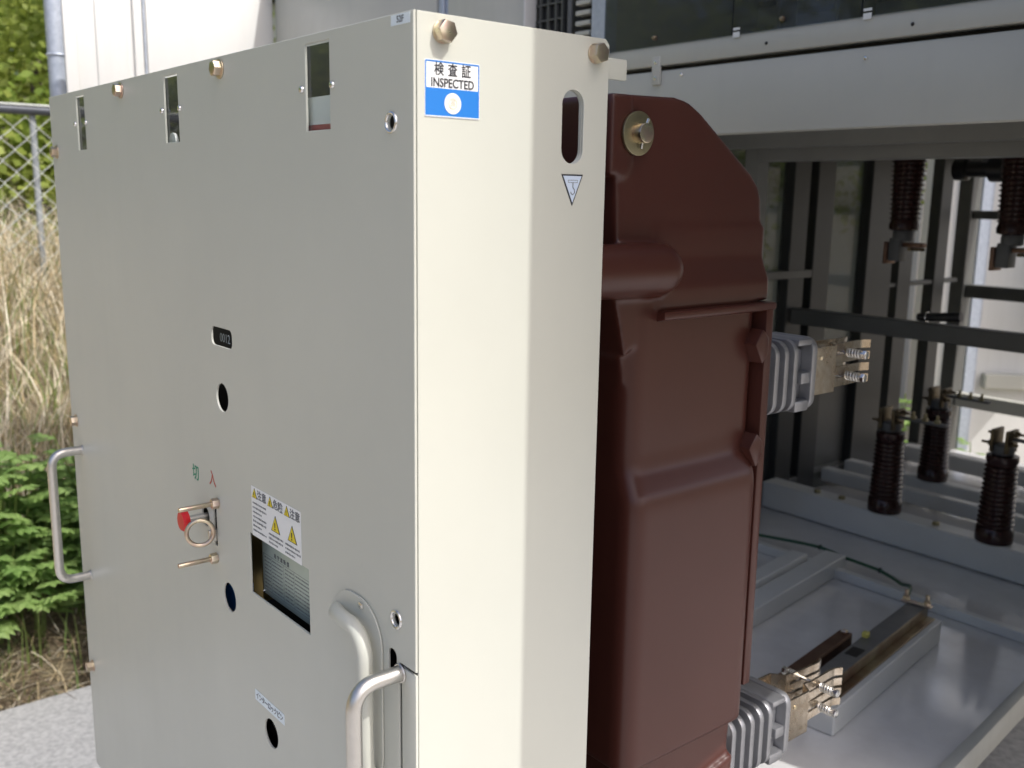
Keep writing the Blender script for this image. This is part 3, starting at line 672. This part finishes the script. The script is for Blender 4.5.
# ---- resin poles: one moulding fused from its solid shapes, then copied
def moulding():
    crisp = MB()
    m = MB(); cx = -0.135
    def blk(hw, prof): m.prism(prof, 'yz', cx - hw, cx + hw)
    # upper ear with the sloping shoulder
    blk(0.060, [(0.268, 1.392), (0.352, 1.3945), (0.371, 1.391), (0.389, 1.382), (0.474, 1.325), (0.488, 1.312), (0.494, 1.296), (0.5000, 1.188), (0.5000, 1.12), (0.290, 1.12), (0.276, 1.26)])
    blk(0.0625, [(0.262, 1.392), (0.287, 1.3925), (0.291, 1.33), (0.284, 1.318), (0.262, 1.318)])
    # lower step of the ear (line at 1.274), flare and ledge
    for s in (-1, 1):
        m.prism([(cx, 1.272), (cx + s * .0612, 1.272), (cx + s * .0612, 1.238), (cx + s * .072, 1.214), (cx + s * .072, 1.192), (cx, 1.192)], 'xz', 0.325, 0.5000)
        crisp.prism([(cx, 1.191), (cx + s * .0805, 1.191), (cx + s * .0805, 1.183), (cx + s * .069, 1.180), (cx, 1.180)], 'xz', 0.325, 0.5030, bev=0.0020)
        # ramp into the wide lower body
        # rear rim and its lugs
        crisp.box(min(cx, cx + s * .0800), max(cx, cx + s * .0800), 0.4870, 0.4995, 0.748, 1.1870, bev=0.0018)
        for z in (1.150, 1.036):
            crisp.prism([(0.4640, z - .002), (0.4760, z + .014), (0.4868, z + .004), (0.4868, z - .014), (0.4770, z - .024)], 'yz', min(cx, cx + s * .0855), max(cx, cx + s * .0855), bev=0.0016)
        # drum boss with rounded end and the web under it
        m.cyl((cx + s * 0.073, 0.175, 1.232), (0, 1, 0), 0.0255, 0.144, 40)
        prof = [(0.0255 * math.cos(a), 0.144 + 0.0255 * math.sin(a)) for a in [math.pi / 2 * k / 8 for k in range(8)]]
        m.lathe((cx + s * 0.073, 0.175, 1.232), (0, 1, 0), prof, 40)
        m.prism([(0.262, 1.225), (0.338, 1.230), (0.336, 1.216), (0.318, 1.190), (0.308, 1.180), (0.302, 1.160), (0.284, 1.148), (0.275, 1.185)], 'yz', min(cx, cx + s * .068), max(cx, cx + s * .068))
    secs = [(0.712, .086), (0.990, .086), (1.000, .0855), (1.008, .0840), (1.030, .0725), (1.038, .0708), (1.048, .070), (1.19, .070)]
    bb = bmesh.new(); rows = []
    for z, hw in secs:
        y0 = 0.286 + (0.086 - hw) * 0.30; y1 = 0.4885; r = 0.020
        loop = rrect(cx, (y0 + y1) / 2, 2 * hw, y1 - y0, r, 7)
        rows.append([bb.verts.new((u, v, z)) for u, v in loop])
    for a in range(len(rows) - 1):
        n_ = len(rows[a])
        for q in range(n_): bb.faces.new((rows[a][q], rows[a][(q + 1) % n_], rows[a + 1][(q + 1) % n_], rows[a + 1][q]))
    bb.faces.new(rows[0][::-1]); bb.faces.new(rows[-1]); m._join(bb)
    # lower skirt
    m.prism([(0.305, 0.73), (0.486, 0.73), (0.480, 0.50), (0.315, 0.50)], 'yz', cx - .066, cx + .066)
    m.prism([(0.300, 0.62), (0.486, 0.66), (0.480, 0.60), (0.30, 0.56)], 'yz', cx - .074, cx + .074)
    me = m.mesh("brown_epoxy")
    o = bpy.data.objects.new("tmp", me); COL.objects.link(o)
    r = o.modifiers.new("r", 'REMESH'); r.mode = 'VOXEL'; r.voxel_size = 0.0024; r.use_smooth_shade = True
    sm = o.modifiers.new("s", 'SMOOTH'); sm.factor = 0.5; sm.iterations = 16
    out = eval_mesh(o); bpy.data.objects.remove(o); bpy.data.meshes.remove(me)
    for p in out.polygons: p.use_smooth = True
    extra = crisp.mesh("brown_epoxy", 40); bb = bmesh.new(); bb.from_mesh(out); bb.from_mesh(extra); bb.to_mesh(out); bb.free()
    if not out.materials: out.materials.append(M["brown_epoxy"])
    return out
pole = link("resin_pole", moulding(), br)
XB = -0.0722
wz = MB().cyl((XB, 0.2945, 1.3575), (1, 0, 0), 0.0202, 0.0032, 40, 0.0006).build("pole_washer", "washer_olive", pole)
MB().cyl((XB, 0.2945, 1.3575), (1, 0, 0), 0.0092, 0.0135, 28, 0.001).build("pole_pin", "zinc_yellow", pole)
MB().tube([(XB + .0055, 0.2955, 1.3440), (XB + .0085, 0.2945, 1.3575), (XB + .0105, 0.2985, 1.3705)], 0.0013, 8).build("split_pin", "screw_steel", pole)
def contact(dz):
    cx = -0.135
    s = MB().box(cx - .024, cx + .024, 0.500, 0.640, 1.048 + dz, 1.122 + dz, bev=.003)
    for k in range(5):
        y = 0.530 + k * 0.0185
        s.prism(rrect(cx, 1.0905 + dz, .076, .089, .017, 6), 'xz', y, y + .0085, bev=.0016)
    # end block: rounded plate, recessed pocket with a rib across it
    s.prism(rrect(cx, 1.0905 + dz, .077, .090, .015, 6), 'xz', 0.640, 0.6505, bev=.0018)
    s.box(cx - .0375, cx + .0375, 0.612, 0.6405, 1.046 + dz, 1.060 + dz, bev=.003).box(cx - .0372, cx + .0372, 0.622, 0.6405, 1.080 + dz, 1.094 + dz, bev=.002)
    s.box(cx - .0372, cx + .0372, 0.612, 0.6405, 1.127 + dz, 1.1352 + dz, bev=.003)
    s.build("heat_sink", "cast_aluminium", pole)
    MB().box(cx - .030, cx + .030, 0.508, 0.527, 1.112 + dz, 1.139 + dz, bev=.004).build("seal_collar", "sticker_white", pole)
    for sd in (-1, 1):
        # jaw plate: flat root, jog, then four separate fingers
        root = [(0.651, .0310), (0.700, .0310), (0.712, .0150), (0.722, .0150)]
        def strip(pts, z0, z1, t=.0032):
            prof = [(cx + sd * (o_ + t / 2), y) for y, o_ in pts] + [(cx + sd * (o_ - t / 2), y) for y, o_ in pts[::-1]]
            mb = MB(); mb.prism(prof, 'xy', z0 + dz, z1 + dz); return mb
        j = strip(root, 1.062, 1.121)
        for q in range(4):
            z0 = 1.0622 + q * .0153
            f = strip([(0.7222, .0150), (0.780, .0120), (0.790, .0130), (0.800, .0175)], z0, z0 + .0108)
            me_ = f.bm; 
            tmp = bpy.data.meshes.new("t"); me_.to_mesh(tmp); me_.free(); j.bm.from_mesh(tmp); bpy.data.meshes.remove(tmp)
        j.build("contact_jaw", "contact_bronze", pole)
        MB().lathe((cx + sd * .0327, 0.668, 1.108 + dz), (sd, 0, 0), [(.003, 0), (.003, .001), (.001, .002)], 12).build("jaw_rivet", "zinc_yellow", pole)
    for z in (1.1055, 1.0755):
        s = MB().cyl((cx - .036, 0.750, z + dz), (1, 0, 0), .0032, .078, 14)
        s.hexhead((cx + .040, 0.750, z + dz), (1, 0, 0), .010, .005).hexhead((cx - .040, 0.750, z + dz), (-1, 0, 0), .010, .005)
        s.build("spring_bolt", "screw_steel", pole)
        for sd in (-1, 1):
            pts = [(cx + sd * (.0170 + .0200 * t / 60), 0.750 + .0052 * math.cos(t * .5236), z + dz + .0052 * math.sin(t * .5236)) for t in range(61)]
            MB().tube(pts, .0011, 6).build("contact_spring", "stainless", pole)
contact(0.0); contact(-0.470)
for dx in (-0.3125, -0.625):
    c = copy_tree(pole, br); c.location.x += dx
# ---- chassis under the breaker and the lifting trolley it stands on
MB().box(-0.86, -0.04, 0.02, 0.185, 0.425, 0.478, bev=.003).build("chassis_beam", "cream_paint", br)
MB().box(-0.84, -0.06, 0.19, 0.50, 0.43, 0.498, bev=.003).build("chassis_tray", "frame_paint", br)
tr = empty("lifting_trolley", (-0.45, 0.25, -0.25), "low grey lifting trolley under the breaker", "trolley")
MB().box(-0.88, -0.02, 0.0, 0.62, 0.36, 0.418, bev=.004).build("platform", "frame_paint", tr)
for (x, y) in ((-0.84, 0.05), (-0.06, 0.05), (-0.84, 0.57), (-0.06, 0.57)):
    MB().box(x - .025, x + .025, y - .025, y + .025, -0.13, 0.358, bev=.003).build("leg", "frame_paint", tr)
    w = MB().cyl((x - .018, y, -0.19), (1, 0, 0), 0.06, 0.036, 28, .006).build("wheel", "rubber", tr)
    MB().box(x - .028, x - .022, y - .02, y + .02, -0.20, -0.131).box(x + .022, x + .028, y - .02, y + .02, -0.20, -0.131).build("wheel_fork", "galvanised", w)

# ================================================================== BEHIND: white building, shrubs
wb = empty("white_building", (-1.2, 5.6, -0.31), "sunlit white building seen through the open back of the cubicle", "building")
wb.rotation_euler.z = math.radians(45)
lpart(wb, "wall", "white_wall", [(-1.25, 6.0, 0.0, 0.3, 0.0, 4.2)], 0.01)
lpart(wb, "wall_trim", "galvanised", [(-1.06, -1.00, -0.05, -0.003, 0.0, 4.2)], 0.004)
lpart(wb, "wall_trim", "rail_dark", [(-1.15, -1.07, -0.03, -0.003, 0.0, 4.2)], 0.002)
lpart(wb, "roof", "cubicle_paint", [(-1.4, 6.2, -0.15, 0.5, 4.21, 4.34)], 0.01)
lpart(wb, "wall_sill", "cubicle_paint", [(-0.95, 5.9, -0.06, -0.003, 0.62, 0.70)], 0.004)
lpart(wb, "shadow_rack", "galvanised", [(-0.60, -0.56, -0.30, -0.003, 0.9, 2.9)], 0.004)  # added piece standing off the wall to cast a shadow on it
for k in range(6): lpart(wb, "wall_joint", "cubicle_paint", [(-0.6 + k * .95, -0.585 + k * .95, -0.012, -0.002, 0.0, 4.2)], 0.002)

gs = empty("grey_shed", (-2.60, 5.6, -0.31), "pale grey shed wall seen through the cubicle side openings", "shed")
gs.rotation_euler.z = math.radians(38)
lpart(gs, "wall", "white_wall", [(-4.5, -0.05, 0.0, 1.5, 0.0, 2.9)], 0.01)
lpart(gs, "roof", "frame_paint", [(-4.7, 0.1, -0.2, 1.7, 2.91, 3.0)], 0.01)
for k in range(9): lpart(gs, "wall_rib", "cubicle_paint", [(-4.3 + k * .48, -4.26 + k * .48, -0.015, -0.001, 0.0, 2.88)], 0.002)

# ================================================================== FENCE
fn = empty("chain_link_fence", (-4.2, 0.8, 0.70), "grey chain link fence with dark top rail on the grassy bank", "fence")
FZ0, FZ1 = 0.55, 1.625
MB().tube([(-4.2, -4.0, 1.632), (-4.2, 4.5, 1.632)], 0.021, 14).build("top_rail", "rail_dark", fn)
MB().box(-4.222, -4.178, -4.0, 4.5, 1.650, 1.657).build("rail_cap", "fence_wire", fn)
for y in (-3.2, -1.2, 0.79, 2.8, 4.4):
    MB().cyl((-4.225, y, 0.2), (0, 0, 1), 0.014, 1.43, 16).build("fence_post", "post_grey", fn)
mb = bmesh.new()
def wire(pts, r=0.0026):
    rows = []
    for p in pts: rows.append([mb.verts.new((p[0] + a, p[1] + b2, p[2])) for a, b2 in ((r, 0), (0, r), (-r, 0), (0, -r))])
    for i in range(len(rows) - 1):
        for j in range(4): mb.faces.new((rows[i][j], rows[i][(j + 1) % 4], rows[i + 1][(j + 1) % 4], rows[i + 1][j]))
D = 0.052; ny = int(7.5 / D)
for k in range(ny):
    y0 = -3.2 + k * D; z = FZ0; s = k % 2; pts = []
    while z <= FZ1:
        pts.append((-4.185 + (0.003 if s else -0.003), y0 + (D if s else 0) * 1.0 + (0.002 if s else -0.002), z)); z += D * 0.92; s ^= 1
    wire(pts)
me = bpy.data.meshes.new("wire_mesh"); mb.to_mesh(me); mb.free(); me.materials.append(M["fence_wire"])
o = link("wire_mesh", me, fn); o["kind"] = "stuff"
MB().tube([(-4.185, -3.2, 0.86), (-4.185, 4.3, 0.86)], 0.003, 8).build("tension_wire", "fence_wire", fn)

# ================================================================== VEGETATION
def blades(name, n, xr, yr, hr, wr, mats, lean, label, cat, dens=None, seg=3):
    b = bmesh.new(); k = 0
    while k < n:
        x = random.uniform(*xr); y = random.uniform(*yr)
        if dens and random.random() > dens(x, y): continue
        k += 1
        h = random.uniform(*hr); w = random.uniform(*wr); a = random.uniform(0, 6.283); l = random.uniform(*lean) * h
        d = Vector((math.cos(a), math.sin(a), 0)); sd = Vector((-d.y, d.x, 0)); base = Vector((x, y, ground_h(x, y) - 0.01))
        tw = random.uniform(-0.6, 0.6); sd2 = (sd + d * tw).normalized()
        prev = None; mi = random.choices(range(len(mats)), [m_[1] for m_ in mats])[0]
        for q in range(seg + 1):
            t = q / seg; p = base + Vector((0, 0, h * (t - 0.25 * (l / h) * t * t))) + d * l * t * t
            ww = w * (1 - t * 0.9)
            cur = (b.verts.new(p - sd2 * ww), b.verts.new(p + sd2 * ww))
            if prev: b.faces.new((prev[0], prev[1], cur[1], cur[0])).material_index = mi
            prev = cur
    me = bpy.data.meshes.new(name); b.to_mesh(me); b.free()
    for m_ in mats: me.materials.append(M[m_[0]])
    return tag(link(name, me), label, cat, kind="stuff")
def dn(x, y):
    v = 0.5 + 0.9 * noise.noise(Vector((x * 1.3, y * 1.3, 5)))
    return max(0.08, min(1, v)) * (1.0 if -0.6 < y < 1.8 else 0.45)
blades("dry_grass", 12000, (-4.9, -3.05), (-2.2, 3.2), (0.18, 0.52), (0.0018, 0.0045), [("straw", 4), ("straw_pale", 8), ("grass_green", 1.3)], (0.3, 1.1),
       "bleached dry straw grass covering the bank below the fence", "grass", dn)
blades("green_grass", 4500, (-5.2, -2.56), (-2.2, 3.2), (0.10, 0.34), (0.002, 0.005), [("grass_green", 4), ("leaf_green", 2), ("straw", 1)], (0.2, 0.9),
       "thin green grass growing through the dead stems", "grass", lambda x, y: 1.0 if -0.6 < y < 1.8 else 0.4)
blades("dead_litter", 9000, (-3.15, -2.50), (-1.8, 3.0), (0.03, 0.13), (0.0015, 0.004), [("litter_brown", 5), ("straw", 2.2), ("straw_pale", 1.0)], (0.8, 3.0),
       "brown dead stems and litter along the concrete edge", "litter", lambda x, y: 1.0 if -0.4 < y < 1.4 else 0.35)

def plant_mesh(seed, h):
    r = random.Random(seed); b = bmesh.new()
    def leaflet(p, d, up, L, W):
        sd = d.cross(up).normalized()
        pts = [p, p + d * L * .35 + sd * W, p + d * L - up * L * .22, p + d * L * .35 - sd * W]
        mid = p + d * L * .5 + up * W * .25
        v = [b.verts.new(q) for q in pts]; m_ = b.verts.new(mid)
        for i in range(4): b.faces.new((v[i], v[(i + 1) % 4], m_)).material_index = 1
    for s in range(5):
        a = r.uniform(0, 6.28); tilt = r.uniform(.05, .35); top = Vector((math.cos(a) * tilt, math.sin(a) * tilt, 1)).normalized() * h * r.uniform(.6, 1)
        base = Vector((r.uniform(-.04, .04), r.uniform(-.04, .04), -.02))
        P = [base + top * (t / 6) + Vector((0, 0, 0)) for t in range(7)]
        for i in range(6):
            wv = Vector((.003, 0, 0)); wu = Vector((0, .003, 0))
            for o_ in (wv, wu):
                f = b.faces.new([b.verts.new(q) for q in (P[i] - o_, P[i] + o_, P[i + 1] + o_ * .8, P[i + 1] - o_ * .8)]); f.material_index = 0
        n = int(10 * h / .5)
        for k in range(n):
            t = .36 + .64 * k / n; p = base + top * t; ang = k * 2.4 + r.uniform(-.4, .4)
            d = Vector((math.cos(ang), math.sin(ang), r.uniform(.0, .45))).normalized(); L = (.16 - .085 * t) * r.uniform(.75, 1.3)
            side = d.cross(Vector((0, 0, 1))).normalized(); up = side.cross(d)
            for j in range(3):
                q = p + d * L * (.35 + .28 * j)
                for sg in (-1, 1): leaflet(q, (d * .75 + side * sg * .8).normalized(), up, L * (.56 - .09 * j), L * .15)
            leaflet(p + d * L * .75, d, up, L * .55, L * .17)
    me = bpy.data.meshes.new("leafy_weed"); b.to_mesh(me); b.free()
    me.materials.append(M["grass_green"]); me.materials.append(M["leaf_green"]); return me
pms = [plant_mesh(3, .55), plant_mesh(4, .45), plant_mesh(5, .62)]
spots = [(-2.86, 0.20), (-2.84, 0.36), (-2.90, 0.50), (-3.02, 0.28), (-3.06, 0.46), (-3.00, 0.62), (-3.16, 0.36), (-3.18, 0.58), (-2.96, 0.08), (-3.10, 0.12), (-2.88, 0.72),
         (-3.05, 0.85), (-2.90, -0.15), (-3.1, -0.35), (-2.95, 1.1), (-1.95, 4.35), (-1.72, 4.55)]
where = ["lowest leaves by the concrete edge at the left frame edge", "beside the steel handle", "just left of the breaker panel edge", "in the middle of the weed clump", "behind the handle grip",
         "half hidden by the breaker panel", "tall one at the back of the clump", "back row next to the panel", "cut by the left frame edge, low", "cut by the left frame edge, higher", "hidden mostly behind the panel",
         "behind the panel, far row", "outside on the near bank", "outside on the near upper bank", "outside behind the panel", "at the foot of the white building behind the cubicle", "second one at the foot of the white building"]
for i, (x, y) in enumerate(spots):
    if i in (10, 11, 12, 13, 14): continue      # nothing of these shows
    o = bpy.data.objects.new("leafy_weed", pms[i % 3]); COL.objects.link(o)
    if x < -2.5: x = -2.80 - (abs(x) - 2.84) * 0.6
    o.location = (x, y, ground_h(x, y)); o.rotation_euler.z = i * 1.7; s = (1.0, 1.2, 1.05, 1.25)[i % 4]; o.scale = (s, s, s)
    tag(o, "green feathery weed, " + where[i], "weed", "green weeds on the bank")

# trees behind the fence
def tree_mesh(seed, R, n):
    r = random.Random(seed); b = bmesh.new(); cl = []
    for k in range(34):
        v = Vector((r.gauss(0, 1), r.gauss(0, 1), r.gauss(0, 1))).normalized() * R * r.uniform(.35, 1.0); v.z *= .95; cl.append((v, R * r.uniform(.18, .34)))
    for k in range(n):
        c, rad = r.choice(cl); p = c + Vector((r.gauss(0, .5), r.gauss(0, .5), r.gauss(0, .42))) * rad
        d = Vector((r.uniform(-1, 1), r.uniform(-1, 1), r.uniform(-.7, .5))).normalized(); u = d.orthogonal().normalized()
        u = (Matrix.Rotation(r.uniform(0, 6.28), 3, d) @ u); L = r.uniform(.045, .085); W = L * .34
        v = [b.verts.new(q) for q in (p, p + d * L * .45 + u * W, p + d * L, p + d * L * .45 - u * W)]
        b.faces.new(v)
    me = bpy.data.meshes.new("crown"); b.to_mesh(me); b.free(); me.materials.append(M["leaf_lime"]); return me, cl
tms = [tree_mesh(11, 1.25, 15000), tree_mesh(12, 1.1, 12000)]
tl = [(-6.2, 1.30, 1.75, 0, "bright lime green tree above the fence in the top left corner"), (-7.6, 0.6, 2.3, 1, "green tree behind the corner tree, at the left frame edge"),
      (-6.6, -1.6, 1.9, 1, "green tree on the near part of the bank"), (-6.8, -3.8, 2.0, 0, "green tree at the near end of the bank"), (-7.0, 3.4, 2.2, 0, "green tree hidden behind the neighbour cubicle"),
      (-3.9, 5.0, 0.35, 1, "green bush in front of the grey shed seen through the side panes"), (-6.5, 9.5, 1.6, 0, "far green tree behind the cubicles")]
tl += [(-9.5, -4.6, 3.2, 0, "unseen tall tree for reflections, second row of the near bank"), (-8.4, -7.2, 3.0, 1, "unseen tall tree for reflections, near corner of the yard"), (-10.5, -1.8, 3.6, 1, "unseen tall tree for reflections, second row, farther along the bank"),  # unseen second row, added for green reflections in the panes and front panel
       (-6.0, -9.5, 2.6, 0, "unseen tall tree for reflections, beyond the near end of the concrete pad"), (-11.0, 1.8, 3.8, 0, "tall tree high on the bank behind the corner tree")]
for i, (x, y, zc, k, lab) in enumerate(tl):
    t = empty("bank_tree", (x, y, ground_h(x, y)), lab, "tree", "green trees around the yard")
    me, cl = tms[k]; g = ground_h(x, y); zc = max(zc, g + 0.6)
    o = bpy.data.objects.new("crown", me); COL.objects.link(o); o.location = (x, y, zc); o.rotation_euler.z = i * 1.1
    if i > 6: o.scale = (1.9, 1.9, 1.8)
    adopt(o, t)
    o["kind"] = "stuff"
    mb2 = MB(); mb2.tube([(x, y, g - .1), (x + .03, y + .02, (g + zc) / 2), (x, y, zc + .3)], [0.075, 0.06, 0.02], 10)
    rot = Matrix.Rotation(i * 1.1, 3, 'Z')
    for (v, rad) in cl[::4]:
        q = Vector((x, y, zc)) + (rot @ v) * (1.8 if i > 6 else 1.0); mb2.tube([(x, y, (g + zc) / 2 + .1), Vector((x, y, zc)).lerp(q, .5) + Vector((0, 0, -.05)), q], [0.03, 0.018, 0.006], 6)
    mb2.build("trunk", "bark", t)
